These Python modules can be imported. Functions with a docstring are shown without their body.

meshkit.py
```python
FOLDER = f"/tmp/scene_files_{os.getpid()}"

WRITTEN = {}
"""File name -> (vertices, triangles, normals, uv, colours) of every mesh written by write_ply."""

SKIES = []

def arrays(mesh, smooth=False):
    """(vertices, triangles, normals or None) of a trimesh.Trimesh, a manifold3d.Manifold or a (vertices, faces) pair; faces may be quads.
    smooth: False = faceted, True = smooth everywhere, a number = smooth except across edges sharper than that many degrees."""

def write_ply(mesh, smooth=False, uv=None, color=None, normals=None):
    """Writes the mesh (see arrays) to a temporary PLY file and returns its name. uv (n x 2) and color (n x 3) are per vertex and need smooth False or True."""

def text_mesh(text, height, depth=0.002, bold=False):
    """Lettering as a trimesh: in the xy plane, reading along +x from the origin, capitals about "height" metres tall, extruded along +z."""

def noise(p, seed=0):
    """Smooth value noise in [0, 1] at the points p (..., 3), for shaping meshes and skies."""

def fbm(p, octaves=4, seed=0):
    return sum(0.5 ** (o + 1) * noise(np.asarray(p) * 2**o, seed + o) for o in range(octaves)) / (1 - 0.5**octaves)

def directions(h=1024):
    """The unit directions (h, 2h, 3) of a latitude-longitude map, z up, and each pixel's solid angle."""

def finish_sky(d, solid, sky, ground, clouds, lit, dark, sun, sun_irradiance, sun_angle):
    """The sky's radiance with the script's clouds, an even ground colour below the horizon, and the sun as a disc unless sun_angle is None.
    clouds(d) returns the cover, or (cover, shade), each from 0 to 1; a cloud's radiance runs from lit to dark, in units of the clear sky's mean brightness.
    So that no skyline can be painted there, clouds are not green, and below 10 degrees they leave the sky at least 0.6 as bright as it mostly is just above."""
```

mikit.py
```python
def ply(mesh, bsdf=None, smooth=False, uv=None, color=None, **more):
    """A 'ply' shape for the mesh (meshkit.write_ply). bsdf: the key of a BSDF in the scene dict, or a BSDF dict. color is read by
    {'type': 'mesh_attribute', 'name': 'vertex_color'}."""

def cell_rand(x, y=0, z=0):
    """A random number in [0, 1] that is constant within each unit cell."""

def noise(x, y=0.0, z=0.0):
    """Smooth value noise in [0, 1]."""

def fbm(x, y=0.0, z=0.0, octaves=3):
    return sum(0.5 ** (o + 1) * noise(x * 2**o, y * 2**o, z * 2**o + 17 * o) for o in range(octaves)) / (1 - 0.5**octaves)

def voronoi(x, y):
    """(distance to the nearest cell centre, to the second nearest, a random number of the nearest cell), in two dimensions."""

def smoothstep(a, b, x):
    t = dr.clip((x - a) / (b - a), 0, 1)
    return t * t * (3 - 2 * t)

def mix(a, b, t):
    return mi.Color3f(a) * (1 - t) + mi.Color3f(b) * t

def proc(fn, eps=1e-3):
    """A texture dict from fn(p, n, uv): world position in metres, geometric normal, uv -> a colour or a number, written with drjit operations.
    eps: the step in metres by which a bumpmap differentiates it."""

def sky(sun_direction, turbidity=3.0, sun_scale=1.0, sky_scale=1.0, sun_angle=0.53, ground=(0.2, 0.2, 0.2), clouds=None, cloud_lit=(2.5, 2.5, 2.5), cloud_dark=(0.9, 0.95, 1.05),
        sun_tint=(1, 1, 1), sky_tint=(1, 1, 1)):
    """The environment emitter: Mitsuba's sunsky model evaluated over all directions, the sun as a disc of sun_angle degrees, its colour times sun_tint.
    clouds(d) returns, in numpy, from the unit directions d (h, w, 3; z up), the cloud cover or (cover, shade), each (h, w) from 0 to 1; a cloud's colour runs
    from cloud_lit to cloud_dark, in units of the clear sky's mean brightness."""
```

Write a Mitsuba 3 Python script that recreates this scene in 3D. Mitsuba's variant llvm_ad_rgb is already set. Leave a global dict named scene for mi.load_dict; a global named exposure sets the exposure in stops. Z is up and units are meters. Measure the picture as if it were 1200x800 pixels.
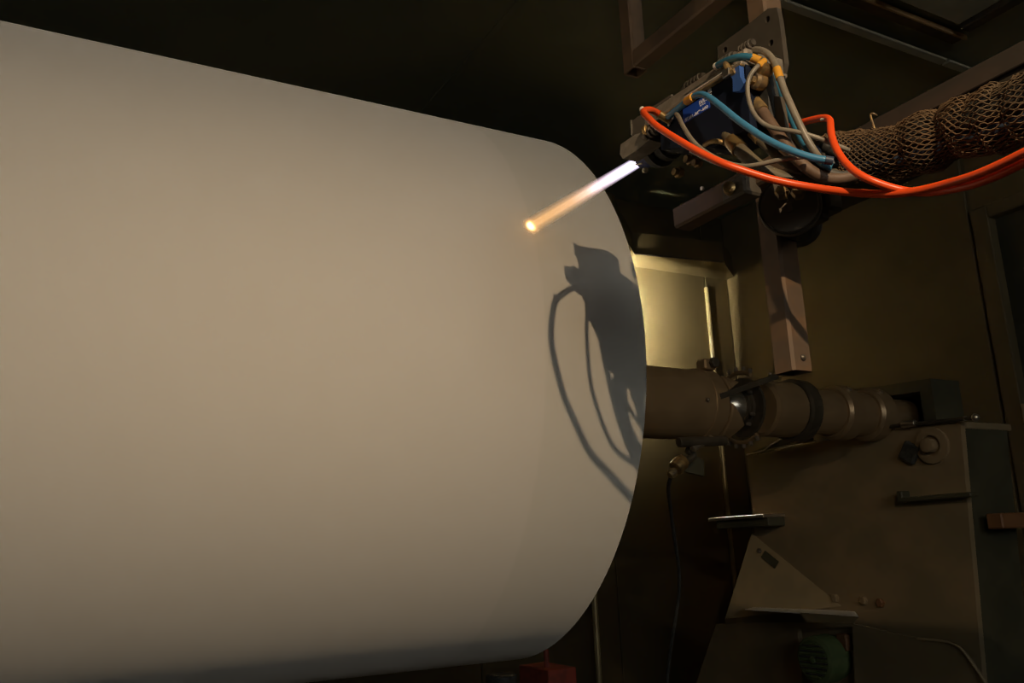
import math
import numpy as np
import trimesh
from scipy.interpolate import CubicSpline
import drjit as dr
import mitsuba as mi
import meshkit
import mikit
from mikit import proc, noise, fbm, voronoi, smoothstep, mix

T = mi.ScalarTransform4f
scene, labels = {"type": "scene"}, {}
H = 1.45                      # the lens stands 1.45 m above the floor; points below are measured from the lens

# ---------------------------------------------------------------- camera, lamps, exposure
exposure = 0.0
RIGHT = np.array([0.87574926, -0.48114181, -0.03957013])
DOWN = np.array([0.07902231, 0.22372588, -0.97144336])
AHEAD = np.array([0.47625488, 0.84761388, 0.23394871])
scene["camera"] = {"type": "perspective", "fov": 61.179, "fov_axis": "x", "near_clip": 0.05, "far_clip": 60.0,
                   "to_world": T().look_at(origin=[0, 0, H], target=(np.array([0, 0, H]) + AHEAD).tolist(), up=(-DOWN).tolist())}
KEY_AT, KEY_AIM = np.array([0.251, -0.477, 0.840]), np.array([0.42, 1.25, -0.68])   # warm hand lamp, up and to the right of the lens
KEY_INTENSITY = np.array([7.75, 5.6, 3.4])       # all its lenses together
FILL_RADIANCE = [3.5, 3.5, 3.3]              # glowing panel added behind the photographer for soft frontal fill
WALL_LAMP_RADIANCE = [4300.0, 3800.0, 2750.0]         # bulkhead lamp on the far wall behind the roll
# ---------------------------------------------------------------- mesh helpers
def V(*a): return np.array(a, float)
def unit(v): return np.asarray(v, float) / np.linalg.norm(v)
def frame(d, up=(0, 0, 1)):
    d = unit(d); up = np.asarray(up, float)
    if abs(d @ up) > 0.98: up = V(0, 1, 0) if abs(d[1]) < 0.9 else V(1, 0, 0)
    a = unit(np.cross(up, d)); return a, np.cross(d, a), d
def join(*ms): return trimesh.util.concatenate([m for m in ms if m is not None])
def hull(p): return trimesh.Trimesh(np.asarray(p, float)).convex_hull if False else trimesh.convex.convex_hull(np.asarray(p, float))
def box(lo, hi, bevel=0.002, R=None, o=None):
    """A bevelled box between two corners; R (columns = axes) and o place it in a frame of its own."""
    lo, hi = np.minimum(lo, hi).astype(float), np.maximum(lo, hi).astype(float)
    b = min(bevel, 0.45 * (hi - lo).min())
    c, h = (lo + hi) / 2, (hi - lo) / 2
    pts = []
    for sx in (-1, 1):
        for sy in (-1, 1):
            for sz in (-1, 1):
                for k in range(3):
                    q = h - b; q[k] = h[k]
                    pts.append(c + V(sx, sy, sz) * q)
    pts = np.array(pts)
    if R is not None: pts = pts @ np.asarray(R).T + o
    return hull(pts)
def lathe(profile, p0, d, n=40):
    """A closed solid of revolution: profile = [(distance along d, radius)...]."""
    a, b, d = frame(d); p0 = np.asarray(p0, float)
    prof = [(float(t), float(r)) for t, r in profile]
    if prof[0][1] > 1e-6: prof = [(prof[0][0], 0.0)] + prof
    if prof[-1][1] > 1e-6: prof = prof + [(prof[-1][0], 0.0)]
    ang = np.arange(n) * 2 * np.pi / n
    rings, v = [], []
    for t, r in prof:
        if r <= 1e-6:
            rings.append([len(v)]); v.append(p0 + d * t)
        else:
            rings.append(list(range(len(v), len(v) + n)))
            v.extend(p0 + d * t + r * (np.cos(x) * a + np.sin(x) * b) for x in ang)
    f = []
    for A, B in zip(rings, rings[1:]):
        for i in range(n):
            j = (i + 1) % n
            if len(A) == 1 and len(B) == 1: continue
            if len(A) == 1: f.append((A[0], B[j], B[i]))
            elif len(B) == 1: f.append((A[i], A[j], B[0]))
            else: f += [(A[i], A[j], B[j]), (A[i], B[j], B[i])]
    return trimesh.Trimesh(np.array(v), np.array(f), process=False)
def annulus(p0, d, L, r0, r1, n=64, bevel=0.002):
    """A ring of length L between the radii r0 and r1."""
    a, b, d = frame(d); ang = np.arange(n) * 2 * np.pi / n; c = np.cos(ang)[:, None] * a + np.sin(ang)[:, None] * b
    prof = [(0, r0), (0, r1 - bevel), (bevel, r1), (L - bevel, r1), (L, r1 - bevel), (L, r0)]
    v = np.vstack([np.asarray(p0) + d * t + r * c for t, r in prof]); k = np.arange(n); j = (k + 1) % n; f = []
    for i in range(len(prof)):
        p, q = i * n, (i + 1) % len(prof) * n
        f += [np.stack([p + k, p + j, q + j], 1), np.stack([p + k, q + j, q + k], 1)]
    return trimesh.Trimesh(v, np.vstack(f), process=False)
def rod(p0, p1, r, n=20, bevel=None):
    p0, p1 = np.asarray(p0, float), np.asarray(p1, float); L = np.linalg.norm(p1 - p0)
    b = min(0.15 * r if bevel is None else bevel, 0.3 * L)
    return lathe([(0, r - b), (b, r), (L - b, r), (L, r - b)], p0, p1 - p0, n)
def curve(pts, n=None, step=0.006):
    pts = np.asarray(pts, float)
    t = np.r_[0, np.cumsum(np.linalg.norm(np.diff(pts, axis=0), axis=1) ** 0.6)]
    L = np.linalg.norm(np.diff(pts, axis=0), axis=1).sum()
    return CubicSpline(t, pts)(np.linspace(0, t[-1], n or max(8, int(L / step))))
def tube(path, r, n=14, caps=True):
    """A pipe swept along the points with a turning frame; r is one radius or one for each point."""
    p = np.asarray(path, float); r = np.broadcast_to(r, (len(p),))
    tg = np.gradient(p, axis=0); tg /= np.linalg.norm(tg, axis=1, keepdims=True)
    a = frame(tg[0])[0]; v = []
    ang = np.arange(n) * 2 * np.pi / n
    for i in range(len(p)):
        a = unit(a - tg[i] * (a @ tg[i])); b = np.cross(tg[i], a)
        v.append(p[i] + r[i] * (np.cos(ang)[:, None] * a + np.sin(ang)[:, None] * b))
    v = np.vstack(v); f = []
    for i in range(len(p) - 1):
        k = np.arange(n); j = (k + 1) % n
        f.append(np.stack([i * n + k, i * n + j, (i + 1) * n + j], 1)); f.append(np.stack([i * n + k, (i + 1) * n + j, (i + 1) * n + k], 1))
    f = np.vstack(f)
    if caps:
        c0, c1 = len(v), len(v) + 1; v = np.vstack([v, p[:1], p[-1:]]); k = np.arange(n); j = (k + 1) % n; e = (len(p) - 1) * n
        f = np.vstack([f, np.stack([k * 0 + c0, j, k], 1), np.stack([k * 0 + c1, e + k, e + j], 1)])
    return trimesh.Trimesh(v, f, process=False)
def prism(poly, axis, a, b, holes=()):
    """A plate: an outline in the two other axes (x: y,z; y: x,z; z: x,y) between a and b along the axis."""
    from shapely.geometry import Polygon
    m = trimesh.creation.extrude_polygon(Polygon([tuple(map(float, p)) for p in poly], [[tuple(map(float, q)) for q in h] for h in holes]), abs(b - a), engine="earcut")
    v = np.array(m.vertices); lo = min(a, b)
    w = {"x": np.c_[v[:, 2] + lo, v[:, 0], v[:, 1]], "y": np.c_[v[:, 0], v[:, 2] + lo, v[:, 1]], "z": np.c_[v[:, 0], v[:, 1], v[:, 2] + lo]}[axis]
    m = trimesh.Trimesh(w, m.faces, process=False)
    if m.volume < 0: m.invert()
    return m
def circle(c, r, n=20): return [(c[0] + r * math.cos(t), c[1] + r * math.sin(t)) for t in np.arange(n) * 2 * math.pi / n]
def square_tube(p0, p1, s, wall=0.004, up=(0, 0, 1)):
    """A hollow square section from p0 to p1, open at both ends."""
    p0, p1 = np.asarray(p0, float), np.asarray(p1, float); a, b, d = frame(p1 - p0, up); L = np.linalg.norm(p1 - p0)
    from shapely.geometry import Polygon
    h, q, c = s / 2, s / 2 - wall, s * 0.1
    out = [(-h + c, -h), (h - c, -h), (h, -h + c), (h, h - c), (h - c, h), (-h + c, h), (-h, h - c), (-h, -h + c)]
    m = trimesh.creation.extrude_polygon(Polygon(out, [[(-q, -q), (q, -q), (q, q), (-q, q)]]), L, engine="earcut")
    return trimesh.Trimesh(np.asarray(m.vertices) @ np.stack([a, b, d]) + p0, m.faces, process=False)
def spin(m, deg, axis, point):
    m = m.copy(); m.apply_transform(trimesh.transformations.rotation_matrix(math.radians(deg), axis, point)); return m

# ---------------------------------------------------------------- scene entries
def key_for(k):
    if k not in scene and k not in labels: return k
    n = 1
    while f"{k}_{n:03d}" in scene or f"{k}_{n:03d}" in labels: n += 1
    return f"{k}_{n:03d}"
def thing(name, label, cat, group=None, kind=None):
    k = key_for(name); labels[k] = {"label": label}
    if cat: labels[k]["category"] = cat
    if group: labels[k]["group"] = group
    if kind: labels[k]["kind"] = kind
    return k
def part(parent, name, mesh, bsdf, smooth=30, label=None, kind=None, **more):
    k = key_for(f"{parent}__{name}"); m = mesh.copy(); m.apply_translation([0, 0, H])
    scene[k] = mikit.ply(m, bsdf, smooth=smooth, **more)
    if label or kind: labels[k] = {**({"label": label} if label else {}), **({"kind": kind} if kind else {})}
    return k
def solo(name, mesh, bsdf, label, cat, group=None, kind=None, smooth=30, **more):
    k = thing(name, label, cat, group, kind); m = mesh.copy(); m.apply_translation([0, 0, H])
    scene[k] = mikit.ply(m, bsdf, smooth=smooth, **more); return k
def structure(name, mesh, bsdf, label, smooth=False):
    k = name; m = mesh.copy(); m.apply_translation([0, 0, H]); scene[k] = mikit.ply(m, bsdf, smooth=smooth)
    labels[k] = {"kind": "structure", "label": label}; return k

# ---------------------------------------------------------------- materials
def speckle(c0, c1, scale, lo=0.35, hi=0.7):
    return proc(lambda p, n, uv: mix(c0, c1, smoothstep(lo, hi, fbm(p.x * scale, p.y * scale, p.z * scale, 4))))
def mat(name, color, rough=0.5, metal=0.0, spec=0.5, bump=None, **more):
    b = {"type": "principled", "base_color": color if isinstance(color, dict) else {"type": "rgb", "value": list(color)}, "roughness": rough, "metallic": metal, **({"specular": spec} if not metal else {}), **more}
    if bump: b = {"type": "bumpmap", "arbitrary": proc(bump[0], bump[1]), "scale": 1.0, "bsdf": b}
    scene[name] = {"type": "twosided", "bsdf": b}
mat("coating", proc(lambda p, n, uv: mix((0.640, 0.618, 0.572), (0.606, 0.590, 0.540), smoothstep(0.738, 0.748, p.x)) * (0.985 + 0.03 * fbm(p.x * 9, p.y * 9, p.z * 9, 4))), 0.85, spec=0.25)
mat("oily_steel", speckle((0.235, 0.165, 0.090), (0.280, 0.200, 0.112), 9), 0.36, 0.45)
mat("dark_steel", speckle((0.050, 0.044, 0.032), (0.075, 0.062, 0.045), 40), 0.45, 0.4)
mat("bright_steel", speckle((0.55, 0.50, 0.42), (0.72, 0.68, 0.60), 60), 0.28, 0.95)
mat("grey_steel", speckle((0.12, 0.105, 0.085), (0.18, 0.155, 0.125), 45), 0.42, 0.55)
mat("rail_steel", speckle((0.27, 0.235, 0.19), (0.37, 0.325, 0.265), 60), 0.45, 0.4)
mat("brass", speckle((0.50, 0.33, 0.13), (0.33, 0.22, 0.10), 120), 0.35, 0.8)
mat("worn_brass", speckle((0.40, 0.27, 0.11), (0.20, 0.15, 0.10), 90), 0.5, 0.5)
mat("rusty_tube", speckle((0.115, 0.079, 0.052), (0.148, 0.088, 0.048), 34), 0.6, 0.2)
mat("frame_tube", speckle((0.205, 0.140, 0.088), (0.250, 0.160, 0.098), 26), 0.6, 0.15)
mat("plate_grey", speckle((0.098, 0.084, 0.064), (0.120, 0.100, 0.076), 22), 0.55, 0.2)
mat("beam_paint", speckle((0.042, 0.034, 0.027), (0.062, 0.042, 0.031), 18), 0.65)
mat("gun_navy", (0.0085, 0.0135, 0.030), 0.55, spec=0.2)
mat("nozzle_navy", (0.032, 0.050, 0.24), 0.4)
mat("gun_black", speckle((0.034, 0.036, 0.036), (0.060, 0.060, 0.054), 80), 0.5, spec=0.3)
mat("label_blue", (0.022, 0.085, 0.50), 0.35)
mat("print_white", (0.88, 0.90, 0.95), 0.5)
mat("strap_blue", (0.050, 0.13, 0.42), 0.3)
mat("hose_orange", (0.80, 0.085, 0.015), 0.35, spec=0.5)
mat("hose_blue", (0.036, 0.165, 0.265), 0.38)
mat("hose_blue_bright", (0.055, 0.215, 0.385), 0.35)
mat("hose_grey", speckle((0.20, 0.178, 0.138), (0.25, 0.22, 0.17), 90), 0.4)
mat("hose_brown", speckle((0.125, 0.080, 0.052), (0.155, 0.100, 0.066), 60), 0.6)
mat("hose_dark", speckle((0.060, 0.060, 0.055), (0.10, 0.090, 0.075), 80), 0.6)
mat("hose_khaki", speckle((0.130, 0.105, 0.062), (0.085, 0.076, 0.054), 70), 0.6)
mat("tie_yellow", (0.70, 0.34, 0.035), 0.45)
mat("white_plastic_and_glint", (0.72, 0.68, 0.60), 0.4)
mat("net_yarn", speckle((0.155, 0.100, 0.055), (0.115, 0.084, 0.052), 25), 0.8, spec=0.2)
mat("inner_hose", speckle((0.018, 0.018, 0.017), (0.035, 0.032, 0.026), 30), 0.6)
mat("inner_blue", (0.030, 0.045, 0.075), 0.5)
mat("stand_paint", speckle((0.185, 0.148, 0.086), (0.245, 0.180, 0.102), 7), 0.6, spec=0.3)
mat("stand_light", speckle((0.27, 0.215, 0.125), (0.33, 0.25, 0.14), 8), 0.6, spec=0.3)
mat("dark_olive", speckle((0.044, 0.044, 0.028), (0.060, 0.057, 0.035), 9), 0.55, spec=0.3)
mat("motor_green", speckle((0.072, 0.112, 0.044), (0.095, 0.125, 0.050), 40), 0.5)
mat("motor_rust", (0.16, 0.075, 0.030), 0.6)
mat("wall_sheet", proc(lambda p, n, uv: mix((0.136, 0.109, 0.058), (0.098, 0.079, 0.043), smoothstep(0.3, 0.75, fbm(p.x * 2.3 + 4, p.y * 2.3, p.z * 1.1, 4)))), 0.34, 0.72)
mat("ceiling_sheet", speckle((0.135, 0.145, 0.100), (0.175, 0.175, 0.120), 2.2), 0.6, spec=0.3)
mat("brown_paint", speckle((0.126, 0.098, 0.050), (0.094, 0.075, 0.040), 2.6), 0.75, spec=0.2)
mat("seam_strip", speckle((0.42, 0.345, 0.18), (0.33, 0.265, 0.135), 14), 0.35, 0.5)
mat("floor_concrete", speckle((0.022, 0.020, 0.017), (0.036, 0.032, 0.027), 3), 0.8, spec=0.2)
mat("red_paint", speckle((0.30, 0.05, 0.03), (0.20, 0.045, 0.03), 30), 0.6)
mat("yellow_paint", speckle((0.30, 0.20, 0.03), (0.20, 0.13, 0.03), 40), 0.6)
mat("rail_pale", speckle((0.33, 0.315, 0.235), (0.42, 0.39, 0.28), 12), 0.5)
mat("rail_brown", speckle((0.34, 0.21, 0.09), (0.25, 0.16, 0.08), 12), 0.5)
mat("lamp_black", (0.03, 0.03, 0.03), 0.5)

# ---------------------------------------------------------------- the lamps
lamp = thing("hand_lamp", "small hand lamp with seven lenses held up beside the photographer", "lamp")
aim = unit(KEY_AIM - KEY_AT)
ka, kb, _ = frame(aim)
part(lamp, "head", lathe([(0, 0.020), (0.004, 0.024), (0.030, 0.024), (0.034, 0.020)], KEY_AT - aim * 0.040, aim, 32), "lamp_black")
part(lamp, "handle", rod(KEY_AT - aim * 0.03 + V(0, 0, -0.02), KEY_AT - aim * 0.03 + V(0, -0.05, -0.16), 0.012), "lamp_black")
for i in range(7):
    q = KEY_AT + (0 if i == 6 else 0.0055) * (math.cos(i * math.pi / 3) * ka + math.sin(i * math.pi / 3) * kb)
    part(lamp, "lens", lathe([(0, 0.0022), (0.001, 0.0022), (0.002, 0.0012)], q - aim * 0.006, aim, 12), "white_plastic_and_glint")
    scene[f"hand_lamp_light_{i + 1:03d}"] = {"type": "spot", "intensity": {"type": "rgb", "value": (KEY_INTENSITY / 7).tolist()}, "cutoff_angle": 54.0, "beam_width": 4.0, "sampling_weight": 3.0,
                                            "to_world": T().look_at(origin=(q + V(0, 0, H)).tolist(), target=(q + aim + V(0, 0, H)).tolist(), up=[0, 0, 1])}

# ---------------------------------------------------------------- the spray booth
YW, XR, ZC = 3.10, 2.99, 1.60
structure("floor", box(V(-3.2, -3.4, -1.55), V(3.2, 3.3, -H), 0.001), "floor_concrete", "grey concrete booth floor")
structure("ceiling", box(V(-3.2, -3.4, ZC), V(3.2, 3.3, ZC + 0.08), 0.001), "ceiling_sheet", "dark sheet metal ceiling of the spray booth")
structure("wall_left", box(V(-3.1, -3.4, -H), V(-3.0, 3.3, ZC), 0.001), "ceiling_sheet", "dark booth wall at the far left")
wb = structure("wall_back", box(V(-3.1, YW + 0.004, -H), V(3.1, YW + 0.10, ZC), 0.001), "wall_sheet", "olive brown sheet metal wall behind the white roll")
edges = [-3.0, -2.35, -1.70, -1.05, -0.395, 0.26, 0.905, 1.55, 2.195, 2.84, XR]
for x0, x1 in zip(edges, edges[1:]):
    part(wb, "panel", box(V(x0 + 0.002, YW - 0.008, -H + 0.01), V(x1 - 0.002, YW + 0.006, ZC - 0.0005), 0.003), "wall_sheet", False)
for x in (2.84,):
    part(wb, "seam_rib", join(rod(V(x, YW - 0.012, -H + 0.02), V(x, YW - 0.012, 1.215), 0.011, 16)), "seam_strip")  # light caught on the bent seam is put into the pale strip colour
wr = structure("wall_right", join(box(V(XR + 0.004, 1.80, -H), V(XR + 0.10, 3.2, ZC), 0.001), box(V(XR + 0.004, -3.4, 1.16), V(XR + 0.10, 1.80, ZC), 0.001), box(V(XR + 0.004, -3.4, -H), V(XR + 0.10, 0.75, 1.16), 0.001)), "brown_paint", "brown sheet metal side wall beyond the bearing stand")
for y0, y1 in ((1.81, YW - 0.009),):
    for z0, z1 in ((-H + 0.01, -0.55), (-0.55, ZC - 0.001)):
        part(wr, "panel", box(V(XR - 0.008, y0 + 0.002, z0 + 0.002), V(XR + 0.006, y1 - 0.002, z1 - 0.002), 0.003), "brown_paint", False)
d = thing("door_1", "dark door in the side wall at the right edge", None, kind="structure")
part(d, "leaf", box(V(XR + 0.03, 0.75, -H + 0.01), V(XR + 0.07, 1.745, 1.11), 0.003), "dark_olive", False)
part(d, "frame", join(box(V(XR - 0.014, 1.735, -H), V(XR + 0.05, 1.80, 1.155), 0.004), box(V(XR - 0.014, 0.70, 1.105), V(XR + 0.05, 1.735, 1.155), 0.004), box(V(XR - 0.014, 0.69, -H), V(XR + 0.05, 0.75, 1.155), 0.004)), "brown_paint", False)
part(d, "edge_strip", box(V(XR - 0.022, 1.712, -H), V(XR - 0.004, 1.734, 0.42), 0.003), "stand_light", False)
ww = structure("wall_front", join(box(V(-3.1, -3.4, -H), V(-1.1, -3.3, ZC), 0.001), box(V(1.5, -3.4, -H), V(3.1, -3.3, ZC), 0.001), box(V(-1.1, -3.4, -H), V(1.5, -3.3, 0.3), 0.001), box(V(-1.1, -3.4, 1.4), V(1.5, -3.3, ZC), 0.001)), "ceiling_sheet", "dark booth wall behind the photographer")
w1 = thing("added_window_1", "glowing framed panel added as soft fill behind the photographer", None, kind="structure")
part(w1, "fill_pane", box(V(-1.08, -3.37, 0.32), V(1.48, -3.34, 1.38), 0.001), "white_plastic_and_glint", False, emitter={"type": "area", "sampling_weight": 3.0, "radiance": {"type": "rgb", "value": FILL_RADIANCE}})  # added fill source, never in view
part(w1, "frame", join(box(V(-1.1, -3.38, 0.3), V(-1.04, -3.28, 1.4)), box(V(1.44, -3.38, 0.3), V(1.5, -3.28, 1.4)), box(V(-1.1, -3.38, 0.3), V(1.5, -3.28, 0.36)), box(V(-1.1, -3.38, 1.34), V(1.5, -3.28, 1.4)), box(V(0.17, -3.38, 0.3), V(0.23, -3.28, 1.4))), "grey_steel", False)

# hood over the far wall, with the lamp under it
hood = thing("wall_hood", "boxy sheet metal hood high on the far wall, lit from below", "hood")
hp = [(1.25, 3.090), (1.25, 2.62), (1.96, 2.62), (2.30, 2.950), (2.78, 2.886), (2.980, 3.035), (2.980, 3.090)]  # unseen left bay and corner filler added to keep lamp light off the ceiling
part(hood, "shell", prism(hp, "z", 1.27, 1.375), "wall_sheet", False)
part(hood, "lip", join(tube(np.array([(1.25, 2.616, 1.272), (1.962, 2.616, 1.272), (2.302, 2.946, 1.272), (2.782, 2.882, 1.272)]), 0.004, 8)), "dark_steel")
wl = thing("wall_lamp", "round reflector lamp turned to the far wall, hidden behind the roll", "lamp")
LAMP, LD = V(2.15, 2.915, 1.00), unit(V(-0.07, 0.96, 0.10))
part(wl, "housing", lathe([(0, 0.035), (0.02, 0.065), (0.040, 0.074), (0.044, 0.072), (0.044, 0.066), (0.03, 0.064)], LAMP - LD * 0.045, LD, 40), "lamp_black")
part(wl, "glass", lathe([(0, 0.064), (0.003, 0.064)], LAMP - LD * 0.012, LD, 32), "white_plastic_and_glint", False, emitter={"type": "area", "sampling_weight": 3.0, "radiance": {"type": "rgb", "value": WALL_LAMP_RADIANCE}})
part(wl, "bracket", join(rod(LAMP - LD * 0.03, LAMP + V(-0.2, -0.03, 0.0), 0.012), rod(LAMP + V(-0.2, -0.03, 0.0), V(LAMP[0] - 0.2, YW - 0.012, LAMP[2]), 0.012)), "lamp_black")

# ceiling rails
for i, (x0, x1) in enumerate(((-2.6, 2.660), (2.672, 2.975))):
    b = thing("ceiling_rail", ("long" if i == 0 else "short") + " dull steel angle rail along the ceiling, " + ("left of its joint" if i == 0 else "right of its joint, behind the beam"), "rail")
    part(b, "flange", box(V(x0, 1.590, ZC - 0.022), V(x1, 1.622, ZC - 0.012), 0.002), "rail_pale", False)
    part(b, "web", box(V(x0, 1.612, ZC - 0.014), V(x1, 1.622, ZC), 0.002), "plate_grey", False)
b = thing("ceiling_rail", "thin brownish rail edge along the ceiling beside the pale panel", "rail")
part(b, "flange", box(V(-2.6, 1.476, ZC - 0.024), V(2.6, 1.485, ZC - 0.005), 0.002), "rail_brown", False)
part(b, "web", box(V(-2.6, 1.485, ZC - 0.012), V(2.6, 1.53, ZC), 0.002), "dark_steel", False)
b = thing("ceiling_panel", "dull grey green panel on the ceiling at the top right", "panel")
part(b, "plate", box(V(2.18, 0.9, ZC - 0.02), V(2.50, 1.44, ZC - 0.003), 0.004), "rail_pale", False)
part(b, "frame", join(box(V(2.13, 0.9, ZC - 0.035), V(2.175, 1.44, ZC - 0.002), 0.004), box(V(2.505, 0.9, ZC - 0.035), V(2.55, 1.44, ZC - 0.002), 0.004)), "dark_steel", False)
for x in (1.18, -0.2, -1.5):
    part("ceiling", "joint_strip", box(V(x - 0.012, -3.0, ZC - 0.004), V(x + 0.012, YW - 0.02, ZC + 0.002), 0.002), "ceiling_sheet", False)

# ---------------------------------------------------------------- the coated roll
AY, AZ, RR, XE = 1.80469, 0.36597, 0.600, 0.9541
roll = thing("coated_roll", "huge white ceramic coated roll filling the left of the picture", "roll")
A0 = V(-2.0, AY, AZ)
xs = np.linspace(0.006, XE + 2.0 - 0.003, 60)
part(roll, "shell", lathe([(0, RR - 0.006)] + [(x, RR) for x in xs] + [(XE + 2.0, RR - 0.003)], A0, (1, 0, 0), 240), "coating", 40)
part(roll, "journal", lathe([(0.0, 0.16), (0.05, 0.16), (0.08, 0.115), (0.30, 0.115), (0.33, 0.096), (0.66, 0.096), (0.668, 0.09)], V(XE + 0.001, AY, AZ), (1, 0, 0), 64), "oily_steel", 30, label="bare brown steel journal")
part(roll, "journal", lathe([(0.0, 0.16), (0.05, 0.16), (0.08, 0.115), (0.5, 0.115), (0.51, 0.11)], V(-2.001, AY, AZ), (-1, 0, 0), 48), "oily_steel", 30)

# ---------------------------------------------------------------- drive line
clamp = thing("shaft_clamp", "brown clamp ring with an upright bolted lug on the end of the bare journal", "clamp")
part(clamp, "ring", annulus(V(1.570, AY, AZ), (1, 0, 0), 0.044, 0.0962, 0.0995), "oily_steel")
part(clamp, "lug", box(V(1.574, AY - 0.062, AZ + 0.088), V(1.612, AY - 0.022, AZ + 0.118), 0.004), "oily_steel")
part(clamp, "bolt", join(lathe([(0, 0.015), (0.012, 0.015), (0.014, 0.012)], V(1.600, AY - 0.064, AZ + 0.105), (0, -1, 0), 6), rod(V(1.6, AY - 0.07, AZ + 0.105), V(1.6, AY - 0.03, AZ + 0.105), 0.008)), "dark_steel")
uj = thing("universal_joint", "oily steel universal joint with a shiny cone between roll journal and drive shaft", "coupling")
drum = lathe([(0, 0.094), (0.004, 0.098), (0.170, 0.098), (0.175, 0.092)], V(1.6245, AY, AZ), (1, 0, 0), 72)
yo = [(1.5439, 0.4554), (1.5821, 0.4533), (1.6686, 0.4189), (1.5808, 0.3712), (1.6213, 0.3605), (1.6805, 0.3029), (1.65, 0.2586), (1.5225, 0.251), (1.5199, 0.2775), (1.5453, 0.3208), (1.5564, 0.3643), (1.5491, 0.4005)]
part(uj, "yoke", trimesh.boolean.intersection([drum, prism(yo, "y", AY - 0.12, AY + 0.12)], engine="manifold"), "oily_steel", 25)
part(uj, "hub_core", lathe([(0, 0.030), (0.105, 0.030)], V(1.625, AY, AZ), (1, 0, 0), 40), "dark_steel")
for lo, hi in ((58, 122), (238, 302)):
    part(uj, "flange_arc", tube(np.array([V(1.745, AY + 0.099 * math.cos(math.radians(t)), AZ + 0.099 * math.sin(math.radians(t))) for t in range(lo, hi + 1, 8)]), 0.006, 10), "oily_steel")
    for t in range(lo + 2, hi, 15):
        c = V(1.742, AY + 0.104 * math.cos(math.radians(t)), AZ + 0.104 * math.sin(math.radians(t)))
        part(uj, "bolt", join(lathe([(0, 0.006), (0.010, 0.006), (0.012, 0.0045)], c, (0, math.cos(math.radians(t)), math.sin(math.radians(t))), 6)), "grey_steel")
b0, b1 = V(1.5812, 1.7120, 0.3719), V(1.7986, 1.7120, 0.4403)
bn = unit(np.cross(b1 - b0, V(0, 1, 0)))
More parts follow.
